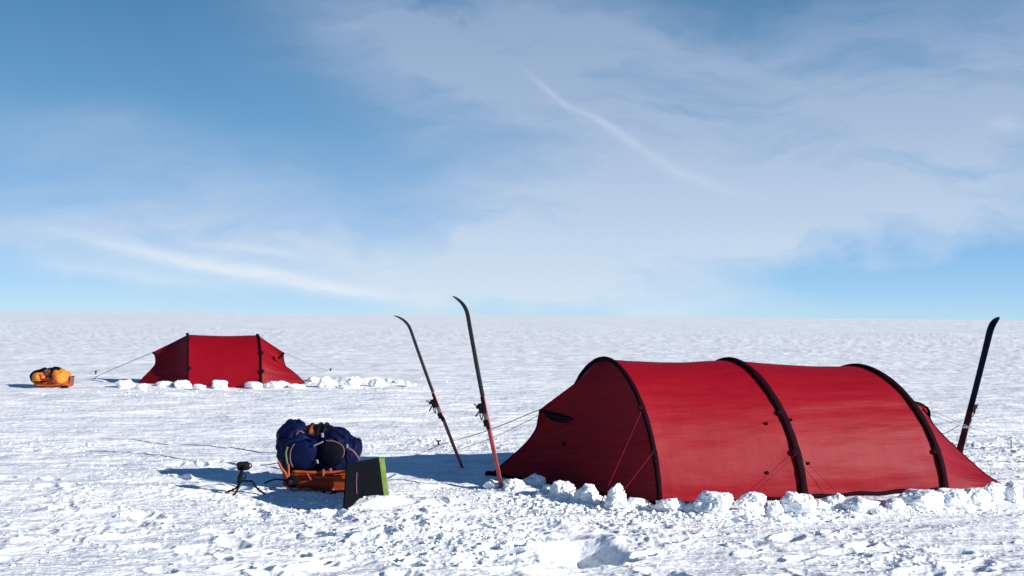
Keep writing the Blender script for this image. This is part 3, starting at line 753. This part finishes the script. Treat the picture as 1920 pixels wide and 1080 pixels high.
# bags on it
def mixbag(g, c, rad, ax, lump, seed, m=0, e1=.75, e2=.75): g.add(*sellip(c, rad, ax, e1, e2, 72, 40, lump, 7, seed), m)
bx = onpx(571, 842, sy - .02)
dA = thing('duffel_bag', 'bulging navy blue duffel with a black handle loop, left one on the orange sled', 'bag', (bx[0], bx[1], sz + .15), 'bags on the near sled')
g = G(); mixbag(g, onpx(572, 846, sy), (.245, .23, .205), axes(0, .12, .0), .035, 3, 0, .72, .8); mixbag(g, onpx(548, 824, sy), (.13, .19, .175), axes(.1, .25), .03, 5, 0, .8, .85); mixbag(g, onpx(596, 834, sy + .02), (.16, .2, .13), axes(0, .1), .03, 6, 0, .85, .85)
g.build('body', [M['blue']], dA)
# round end panel with piping, facing camera
g = G(); ce = onpx(568, 852, sy - .215); th = np.linspace(0, 2 * np.pi, 40)
g.add(*sellip(ce, (.155, .055, .125), axes(0, .1), .8, .75, 40, 20, .015, 8, 9)); g.build('end_panel', [M['blue']], dA)
for pth, r_, mt, nm in (([(552, 832), (545, 845), (544, 862), (549, 876)], .0055, 'pinkstrap', 'piping'), ([(539, 838), (536, 852), (541, 880)], .009, 'khaki', 'compression_strap'),
                        ([(588, 836), (597, 832), (606, 828)], .008, 'steel', 'zip_pull'), ([(555, 815), (562, 808), (570, 812)], .007, 'pinkstrap', 'piping'), ([(594, 862), (596, 869)], .010, 'steel', 'buckle')):
    g = G(); g.add(*tube(spline([onpx(x, y, sy - .275) for x, y in pth], 6), r_, 7)); g.build(nm, [M[mt]], dA)
g = G(); g.add(*tube(spline([onpx(x, y, sy - .05) for x, y in [(536, 800), (538, 791), (545, 787), (552, 792), (552, 802)]], 6), .009, 8)); g.build('handle', [M['black']], dA)
bx = onpx(632, 850, sy)
dB = thing('duffel_bag', 'dark blue duffel with black round end and pale strap, right one on the sled', 'bag', (bx[0], bx[1], sz + .15), 'bags on the near sled')
g = G(); mixbag(g, onpx(628, 844, sy), (.20, .25, .20), axes(0, .32), .03, 13, 0, .8, .8); mixbag(g, onpx(657, 852, sy + .02), (.085, .2, .155), axes(0, .35), .025, 15, 0, .8, .8); g.build('body', [M['blue']], dB)
g = G(); g.add(*sellip(onpx(622, 850, sy - .235), (.115, .06, .12), axes(0, .2), .85, .85, 40, 20, .01, 8, 19)); g.build('end_panel', [M['navy']], dB)
for pth, r_, mt, nm in (([(610, 826), (628, 828), (642, 836), (645, 850), (638, 862), (628, 868)], .0055, 'pinkstrap', 'piping'), ([(653, 840), (663, 847), (670, 856), (674, 862)], .0095, 'pinkstrap', 'shoulder_strap'),
                        ([(651, 833), (651, 840)], .010, 'steel', 'buckle'), ([(604, 812), (605, 820)], .013, 'steel', 'buckle'), ([(613, 800), (630, 808), (648, 822)], .012, 'navy', 'compression_strap'), ([(619, 878), (620, 884)], .014, 'pinkstrap', 'buckle')):
    g = G(); g.add(*tube(spline([onpx(x, y, sy - .26 if x < 650 else sy - .24) for x, y in pth], 6), r_, 7)); g.build(nm, [M[mt]], dB)
bx = onpx(595, 806, sy + .1)
os_ = thing('stuff_sack', 'orange sack with black straps peeking over the top of the blue duffels', 'bag', bx - V(0, 0, .1), 'bags on the near sled')
g = G(); g.add(*sellip(onpx(594, 811, sy + .05), (.135, .16, .070), axes(0, .05), .7, .7, 48, 26, .014, 9, 23)); g.build('body', [M['orange2']], os_)
g = G()
for dx_ in (-.05, .03, .085):
    c_2 = onpx(594, 811, sy + .05) + V(dx_, 0, 0); th = np.linspace(-.3, math.pi + .3, 24)
    g.add(*tube(np.stack([c_2[0] + 0 * th + .01 * np.cos(th), c_2[1] - .168 * np.cos(th), c_2[2] + .072 * np.abs(np.sin(th)) ** .7 * np.sign(np.sin(th)) + .006], 1), .010 + (.006 if dx_ > 0 else 0), 7))
g.add(*sellip(onpx(604, 803, sy + .02), (.085, .13, .026), axes(0, .05), .7, .7, 32, 14, .006, 9, 24)); g.build('strap', [M['black']], os_)

# black panel with lime edge
pA = at(646, 962); pB = at(722, 936); pz = g0((pA[0] + pB[0]) / 2, (pA[1] + pB[1]) / 2)
pm = (pA + pB) / 2
pn = thing('foam_panel', 'black ribbed panel with lime green edge standing in snow in front of the sled', 'panel', (pm[0], pm[1], pz - .02))
def slab(TL, TR, BL, BR, thick, nrm, ribs=14, bow=0.02, nx=64, nz=10, y_=0):
    v = []; 
    for side in (0, 1):
        for i in range(nx):
            f = i / (nx - 1)
            for j in range(nz):
                q = j / (nz - 1); top_ = TL * (1 - f) + TR * f; bot_ = BL * (1 - f) + BR * f; p_ = bot_ * (1 - q) + top_ * q
                off = bow * math.sin(math.pi * f) + (.004 * abs(math.sin(math.pi * ribs * f)) if side == 0 else 0)
                v.append(p_ + nrm * (off - (thick if side else 0)))
    v = np.array(v); n_ = nx * nz; F = []
    for s_ in (0, 1):
        for i in range(nx - 1):
            for j in range(nz - 1):
                q = (s_ * n_ + i * nz + j, s_ * n_ + (i + 1) * nz + j, s_ * n_ + (i + 1) * nz + j + 1, s_ * n_ + i * nz + j + 1); F.append(q if s_ == 0 else q[::-1])
    for i in range(nx - 1):
        F.append((i * nz, n_ + i * nz, n_ + (i + 1) * nz, (i + 1) * nz)); F.append((i * nz + nz - 1, (i + 1) * nz + nz - 1, n_ + (i + 1) * nz + nz - 1, n_ + i * nz + nz - 1))
    for j in range(nz - 1):
        F.append((j, j + 1, n_ + j + 1, n_ + j)); a_ = (nx - 1) * nz; F.append((a_ + j, n_ + a_ + j, n_ + a_ + j + 1, a_ + j + 1))
    return v, F
yl, ym, yr = pA[1] + .02, pA[1] + .30, pB[1] - .02
LB = aty(644, 972, yl); LT = aty(651, 869, yl); MB_ = aty(676, 958, ym); MT = aty(677, 865, ym); RB = aty(722, 940, yr); RT = aty(711, 858, yr)
nr = unit(np.cross(RB - LB, V(0, 0, 1)))
g = G(); g.add(*slab(LT, MT, LB, MB_, .012, nr, 7, .006)); g.build('left_leaf', [M['panel']], pn, smooth_=False)
g = G(); g.add(*slab(MT, RT, MB_, RB, .02, nr, 9, .012)); g.build('right_leaf', [M['panel']], pn, smooth_=False)
g = G(); e = V(.010, 0, 0); g.add(*slab(RT + V(-.004, -.008, .004), aty(721, 858, yr + .05), RB + V(-.004, -.008, 0), aty(730, 936, yr + .05), .012, unit(V(.3, -1, 0)), 5, .006)); g.build('edge', [M['green']], pn)
g = G(); g.add(*tube(spline([aty(669, 886, pA[1] + .18), aty(668, 905, pA[1] + .18), aty(669, 926, pA[1] + .18)], 6), .0045, 6)); g.build('fold_highlight', [M['pinkstrap']], pn)  # pale tube stands in for the highlight down the fold

# small tripod and camera
tb = at(457, 930); tz = g0(tb[0], tb[1]); ty = tb[1]
tr = thing('tripod', 'small black flexible tripod with bent legs in the shade of the bags', 'tripod', (tb[0], tb[1], tz))
hub = aty(449, 903, ty)
for pth in ([(449, 903), (444, 914), (430, 921), (416, 928)], [(449, 903), (447, 914), (440, 926), (433, 934)], [(449, 901), (462, 902), (473, 903), (480, 913), (490, 922), (497, 926)]):
    n_ = len(pth); g = G()
    P_ = spline([aty(x, y, ty - (.10 if pth[-1][0] == 433 else .03 if pth[-1][0] == 416 else .0) * i / (n_ - 1)) for i, (x, y) in enumerate(pth)], 7)
    rad = .0095 + .0028 * np.sin(np.arange(len(P_)) * 1.9); g.add(*tube(P_, rad, 10)); g.build('leg', [M['black']], tr)
g = G(); g.add(*tube([hub - V(0, 0, .012), aty(450, 893, ty)], .022, 12)); g.add(*sellip(aty(451, 892, ty), (.021, .02, .022), None, 1, 1, 20, 12)); g.add(*tube([aty(451, 892, ty), aty(454, 882, ty)], .016, 12))
g.build('head', [M['black']], tr)
g = G(); g.add(*tube(spline([aty(455, 886, ty), aty(460, 889, ty), aty(460, 897, ty), aty(455, 897, ty)], 5), .005, 6)); g.build('clamp_lever', [M['black']], tr)
cb = aty(456, 874, ty)
cm = thing('action_camera', 'small black camera mounted on top of the bent leg tripod', 'camera', aty(455, 882, ty))
ca = axes(.45)
g = G(); g.add(*box(cb, ca, .052, .03, .036, .35)); g.build('body', [M['black']], cm)
g = G(); g.add(*tube([cb + V(.012, -.02, 0), cb + V(.022, -.05, 0)], .018, 16)); g.build('lens', [M['navy']], cm)
g = G(); g.add(*tube(spline([cb + V(.045, 0, .02), cb + V(.066, 0, .02), cb + V(.07, 0, -.005), cb + V(.05, 0, -.022)], 5), .0055, 8)); g.build('grip', [M['black']], cm)
g = G(); g.add(*box(cb + V(-.022, 0, .034), ca, .01, .01, .005)); g.build('shutter_button', [M['black']], cm)

# ------------------------------------------------------------------ far sled with its load
s2 = at(96, 731); fx, fy = s2[0], s2[1] + .35; fzz = g0(fx, fy) - .02
fs = thing('pulk_sled', 'orange sled with bright load standing far left beside the distant tent', 'sled', (fx, fy, fzz), 'loaded sleds')
g = G(); g.add(*hull_mesh((fx - .045, fy, fzz), .12, .56, .5, .22)); g.build('hull', [M['orange']], fs)
g = G(); g.add(*tube(spline([aty(64, 722, fy - .3), aty(90, 723, fy - .3), aty(112, 721, fy - .3), aty(127, 716, fy - .2)], 6), .018, 7)); g.build('rim', [M['orange2']], fs)
g = G(); g.add(*tube(spline([aty(127, 707, fy - .05), aty(133, 707, fy - .1), aty(131, 716, fy - .1), aty(126, 720, fy - .1)], 6), .014, 7)); g.build('tow_handle', [M['pinkstrap']], fs)
g = G(); g.add(*sellip(aty(121, 727, fy - .3), (.07, .05, .045), None, .6, .6, 16, 10)); g.build('runner_brake', [M['black']], fs)
def fbag(nm, lab, px, py, rad, mat, seed, extra=None, dy_=-.1, yaw=0):
    c = aty(px, py, fy + dy_); t = thing(nm, lab, 'bag', c - V(0, 0, rad[2]), 'bags on the far sled')
    g = G(); g.add(*sellip(c, rad, axes(0, yaw), .72, .72, 40, 24, .03, 6, seed)); g.build('body', [M[mat]], t)
    for (p, r_, mt, nm2) in (extra or []):
        g = G(); g.add(*tube(spline([aty(x, y, fy + dy_ - rad[1] - .01) for x, y in p], 5), r_, 7)); g.build(nm2, [M[mt]], t)
    return t
fbag('stuff_sack', 'yellow sack at the left of the load on the far sled', 77, 708, (.135, .2, .12), 'yellow', 31, [([(80, 700), (79, 707)], .018, 'orange2', 'closure'), ([(65, 716), (76, 716), (87, 715)], .016, 'navy', 'strap')], yaw=-.1)
fbag('stuff_sack', 'round yellow orange sack at the right of the load on the far sled', 114, 707, (.155, .22, .155), 'yellow', 33, [([(98, 717), (103, 712), (100, 706)], .02, 'crimson', 'strap')], yaw=.2)
fbag('duffel_bag', 'black cover behind the yellow sacks on the far sled', 80, 705, (.235, .2, .15), 'navy', 35, None, .05, -.32)
fbag('stuff_sack', 'khaki roll with a dark red strap between the yellow sacks', 96, 700, (.12, .2, .10), 'khaki', 37, [([(84, 702), (88, 698), (94, 696)], .028, 'crimson', 'strap')], .0, .1)
c = aty(107, 695, fy - .08); t = thing('duffel_bag', 'small pointed black bag on top of the far sled load', 'bag', c - V(0, 0, .08), 'bags on the far sled')
g = G(); g.add(*sellip(c + V(.04, 0, -.02), (.16, .14, .06), axes(0, .55), .8, .8, 32, 18, .02, 6, 41)); g.build('body', [M['navy']], t)
g = G(); g.add(*tube(spline([aty(107, 697, fy), aty(104, 691, fy), aty(102, 687, fy)], 4), [.05, .045, .04, .035, .03, .024, .018, .012, .006][:9], 8)); g.build('peak', [M['navy']], t)

# ------------------------------------------------------------------ snow blocks
import bmesh
def ico(sub):
    bm = bmesh.new(); bmesh.ops.create_icosphere(bm, subdivisions=sub, radius=1.0)
    v = np.array([q.co[:] for q in bm.verts]); f = [tuple(x.index for x in q.verts) for q in bm.faces]; bm.free(); return v, f
ICO5 = ico(5); ICO1 = ico(1); ICO2 = ico(2); ICO3 = ico(3)
def block(px, py, w, h, label, seed, group, shape='lump', far=False, name='snow_block'):
    p = at(px, py); dist = p[1]; sc_ = dist / FPX
    W_ = w * sc_ / 2 * 1.08; H_ = h * sc_ / 2 * (1.02 if not far else .92); D_ = W_ * (.75 if not far else .6); D_ = min(D_, .17)
    v, f = ICO5; rg = np.random.default_rng(seed)
    v = v.copy()
    # carve with random planes to get a broken, faceted clod
    for k in range(13 if shape != 'slab' else 10):
        d = unit(rg.normal(size=3)); lim = rg.uniform(.62, .9); q = v @ d; ex = np.clip(q - lim, 0, None); v -= np.outer(ex * .88, d)
    if shape == 'peak': v[:, :2] *= (1 - .55 * smooth(-.2, 1, v[:, 2]))[:, None]; v[:, 0] += .15 * v[:, 2]
    if shape == 'slab':
        v[:, 2] = np.sign(v[:, 2]) * np.abs(v[:, 2]) ** .8
    if shape == 'cube':
        v = np.sign(v) * np.abs(v) ** .6; v /= np.abs(v).max(0)
    v = v / np.abs(v).max(0)
    nr_ = v / np.linalg.norm(v, axis=1)[:, None]
    v = v + nr_ * (.20 * n3(v, 1.5, seed) + .16 * (np.abs(n3(v, 3.6, seed + 1)) - .2) + .07 * n3(v, 8, seed + 2) + .035 * n3(v, 18, seed + 3))[:, None]
    v = v * [W_, D_, H_]; v = v @ axes(rg.uniform(-.3, .3), rg.uniform(-.1, .1))
    gz = g0(p[0], p[1] + D_ * .8)
    c = V(p[0], p[1] + D_ * .75, H_ * .72 + min(max(gz, -.02), .03))
    o = mesh_obj(name, v + c, f, M['block'], None, V(c[0], c[1], c[2] - H_), True)
    tag(o, label, 'snow block', group)
GN = 'snow blocks weighting the edge of the big tent'; GF = 'snow blocks weighting the edge of the far tent'
near_blocks = [
    (924, 921, 34, 22, 'small shaded snow lump at the far left tip of the big tent', 'lump'),
    (962, 925, 44, 28, 'ragged snow lump just right of the foot of the taller ski', 'lump'),
    (1004, 922, 44, 32, 'pointed snow lump second to the right of the taller ski', 'lump'),
    (1028, 930, 26, 16, 'low crumb of snow below the dark door end, between two larger lumps', 'lump'),
    (1058, 940, 46, 36, 'rounded snow clod at the middle of the dark door end of the big tent', 'lump'),
    (1102, 950, 42, 38, 'squarish snow clod left of the tall pointed snow block', 'lump'),
    (1158, 960, 46, 50, 'tall pointed snow block standing at the dark door end', 'peak'),
    (1194, 957, 32, 20, 'small wedge of snow between the tall pointed block and the first hoop', 'lump'),
    (1262, 966, 58, 34, 'wide crumbly snow block just right of the first hoop foot', 'lump'),
    (1300, 968, 30, 22, 'small snow chunk between the first hoop block and the big round clod', 'lump'),
    (1347, 974, 74, 48, 'big rounded snow clod against the first red panel', 'lump'),
    (1415, 972, 62, 42, 'broad snow clod against the first red panel, left of the middle hoop', 'lump'),
    (1456, 974, 30, 32, 'narrow upright snow chip just left of the middle hoop block', 'peak'),
    (1502, 975, 62, 50, 'chunky undercut snow block at the foot of the middle hoop', 'lump'),
    (1540, 970, 26, 32, 'thin snow chip just right of the middle hoop block', 'peak'),
    (1570, 966, 44, 40, 'pyramid shaped snow block right of the middle hoop', 'peak'),
    (1622, 972, 64, 34, 'flat topped grey snow block below the second red panel', 'slab'),
    (1650, 974, 30, 20, 'small low snow chunk below the second red panel', 'lump'),
    (1682, 965, 34, 24, 'small squared snow block left of the long flat slab', 'cube'),
    (1742, 962, 92, 40, 'long flat slab of snow tilted against the foot of the rear hoop', 'slab'),
    (1795, 962, 54, 44, 'rough snow clod just right of the long flat slab', 'lump'),
    (1836, 956, 52, 42, 'rough snow clod below the right corner of the big tent', 'lump'),
    (1872, 950, 44, 38, 'snow clod at the right tip of the big tent', 'lump'),
    (1905, 950, 36, 44, 'snow clod beyond the right tip of the big tent at the picture edge', 'lump')]
for i, (x, y, w, h, lab, shp) in enumerate(near_blocks): block(x, y, w, h, lab, 100 + i, GN, shp)
far_blocks = [
    (232, 731, 32, 22, 'large snow block standing clear of the far tent on its left', 'lump'),
    (264, 732, 20, 15, 'small snow block at the left tip of the far tent', 'lump'),
    (303, 729, 36, 14, 'flat snow slab under the left end of the far tent', 'slab'),
    (339, 730, 28, 18, 'square snow block at the foot of the left hoop of the far tent', 'cube'),
    (371, 733, 24, 13, 'low snow block right of the left hoop of the far tent', 'slab'),
    (411, 731, 25, 19, 'square snow block alone under the middle of the far tent', 'cube'),
    (473, 731, 32, 17, 'wedge shaped snow block just left of the right hoop of the far tent', 'slab'),
    (517, 730, 44, 17, 'wide snow slab right of the right hoop of the far tent', 'slab'),
    (553, 731, 30, 10, 'thin snow slab under the right end of the far tent', 'slab')]
for i, (x, y, w, h, lab, shp) in enumerate(far_blocks): block(x, y, w, h, lab, 200 + i, GF, shp, True)
GD = 'snow chunks dug up right of the far tent'
dug = [(588, 722, 26, 16, 'first chunk of dug snow right of the far tent tip'), (611, 729, 34, 24, 'large white chunk of dug snow near the far tent tip'), (661, 729, 26, 27, 'tallest chunk in the heap of dug snow right of the far tent'),
       (690, 716, 36, 10, 'flat chunk on the far side of the heap of dug snow'), (706, 727, 28, 20, 'broad chunk in the middle of the heap of dug snow'), (728, 724, 20, 14, 'low chunk right of the middle of the heap of dug snow'),
       (764, 727, 10, 14, 'small upright chunk alone at the right end of the heap of dug snow'), (641, 732, 22, 10, 'low chunk at the front of the heap of dug snow'), (746, 725, 20, 12, 'low chunk left of the small upright chunk')]
for i, (x, y, w, h, lab) in enumerate(dug): block(x, y, w, h, lab, 300 + i, GD, 'lump', True)

# ------------------------------------------------------------------ loose snow crumbs (uncountable)
rg = np.random.default_rng(5); TV, TF = [], []
tmpl = []
for k in range(10):
    v, f = ICO2; v = v.copy()
    for q in range(7):
        d = unit(rg.normal(size=3)); ex = np.clip(v @ d - rg.uniform(.45, .8), 0, None); v -= np.outer(ex * .9, d)
    v += v * (.18 * n3(v, 2.2, 400 + k))[:, None]; tmpl.append(v)
F2 = np.array(ICO2[1]); nvv = len(ICO2[0]); off = 0
NC = 0; pos = []
zones = [(560, 965, 260, 60, 900), (860, 985, 260, 60, 1200), (1120, 975, 170, 45, 700), (250, 920, 260, 70, 500), (950, 935, 120, 30, 300), (1500, 985, 420, 40, 500),
         (800, 835, 180, 16, 420), (1880, 860, 80, 40, 260), (140, 840, 170, 20, 220), (700, 722, 90, 9, 160), (330, 738, 180, 5, 120), (1700, 1050, 160, 25, 220), (100, 1010, 200, 60, 300), (870, 1030, 260, 30, 900), (1100, 950, 200, 10, 500), (1400, 973, 260, 6, 700), (1750, 965, 220, 6, 500), (960, 1000, 900, 90, 700)]
for (cx, cy, sx_, sy2, n_) in zones:
    for q in range(int(n_ * .7)): pos.append((rg.normal(cx, sx_ * .6), min(1120, max(cy + abs(rg.normal(0, sy2 * .6)) * (1 if rg.random() < .5 else -1), 650))))
pos = np.array(pos)
pos = pos[~((np.abs(pos[:, 0] - 1095) < 75) & (np.abs(pos[:, 1] - 1035) < 42))]
W3 = np.array([at(x, y) for x, y in pos]); HZ = H(W3[:, 0], W3[:, 1])
AV = []; AF = []
for i in range(len(pos)):
    edge_ = pos[i, 0] > 930 and abs(pos[i, 1] - (968 - .00016 * (pos[i, 0] - 1400) ** 2)) < 12
    s_ = .004 + .011 * rg.random() ** 2.4 + (.012 if rg.random() < .04 else 0) + (.016 * rg.random() ** 2 if edge_ else 0)
    if W3[i, 1] > 14: s_ *= 1.6
    v = tmpl[i % 10] @ axes(rg.uniform(0, 6.28), rg.uniform(-.5, .5)) * [s_ * rg.uniform(.8, 1.5), s_, s_ * rg.uniform(.5, .9)]
    AV.append(v + [W3[i, 0], W3[i, 1], HZ[i] + s_ * .25]); AF.append(F2 + i * nvv)
AV = np.concatenate(AV).astype(np.float32); AF = np.concatenate(AF).astype(np.int32)
me = bpy.data.meshes.new('snow_crumbs'); me.vertices.add(len(AV)); me.vertices.foreach_set('co', AV.ravel()); me.loops.add(AF.size); me.loops.foreach_set('vertex_index', AF.ravel())
me.polygons.add(len(AF)); me.polygons.foreach_set('loop_start', (np.arange(len(AF)) * 3).astype(np.int32)); me.update(calc_edges=True); me.polygons.foreach_set('use_smooth', np.ones(len(AF), bool)); me.materials.append(M['block'])
co_ = bpy.data.objects.new('snow_crumbs', me); COL.objects.link(co_); tag(co_, 'loose white crumbs of broken snow scattered over the trampled ground', 'snow crumbs', None, 'stuff')
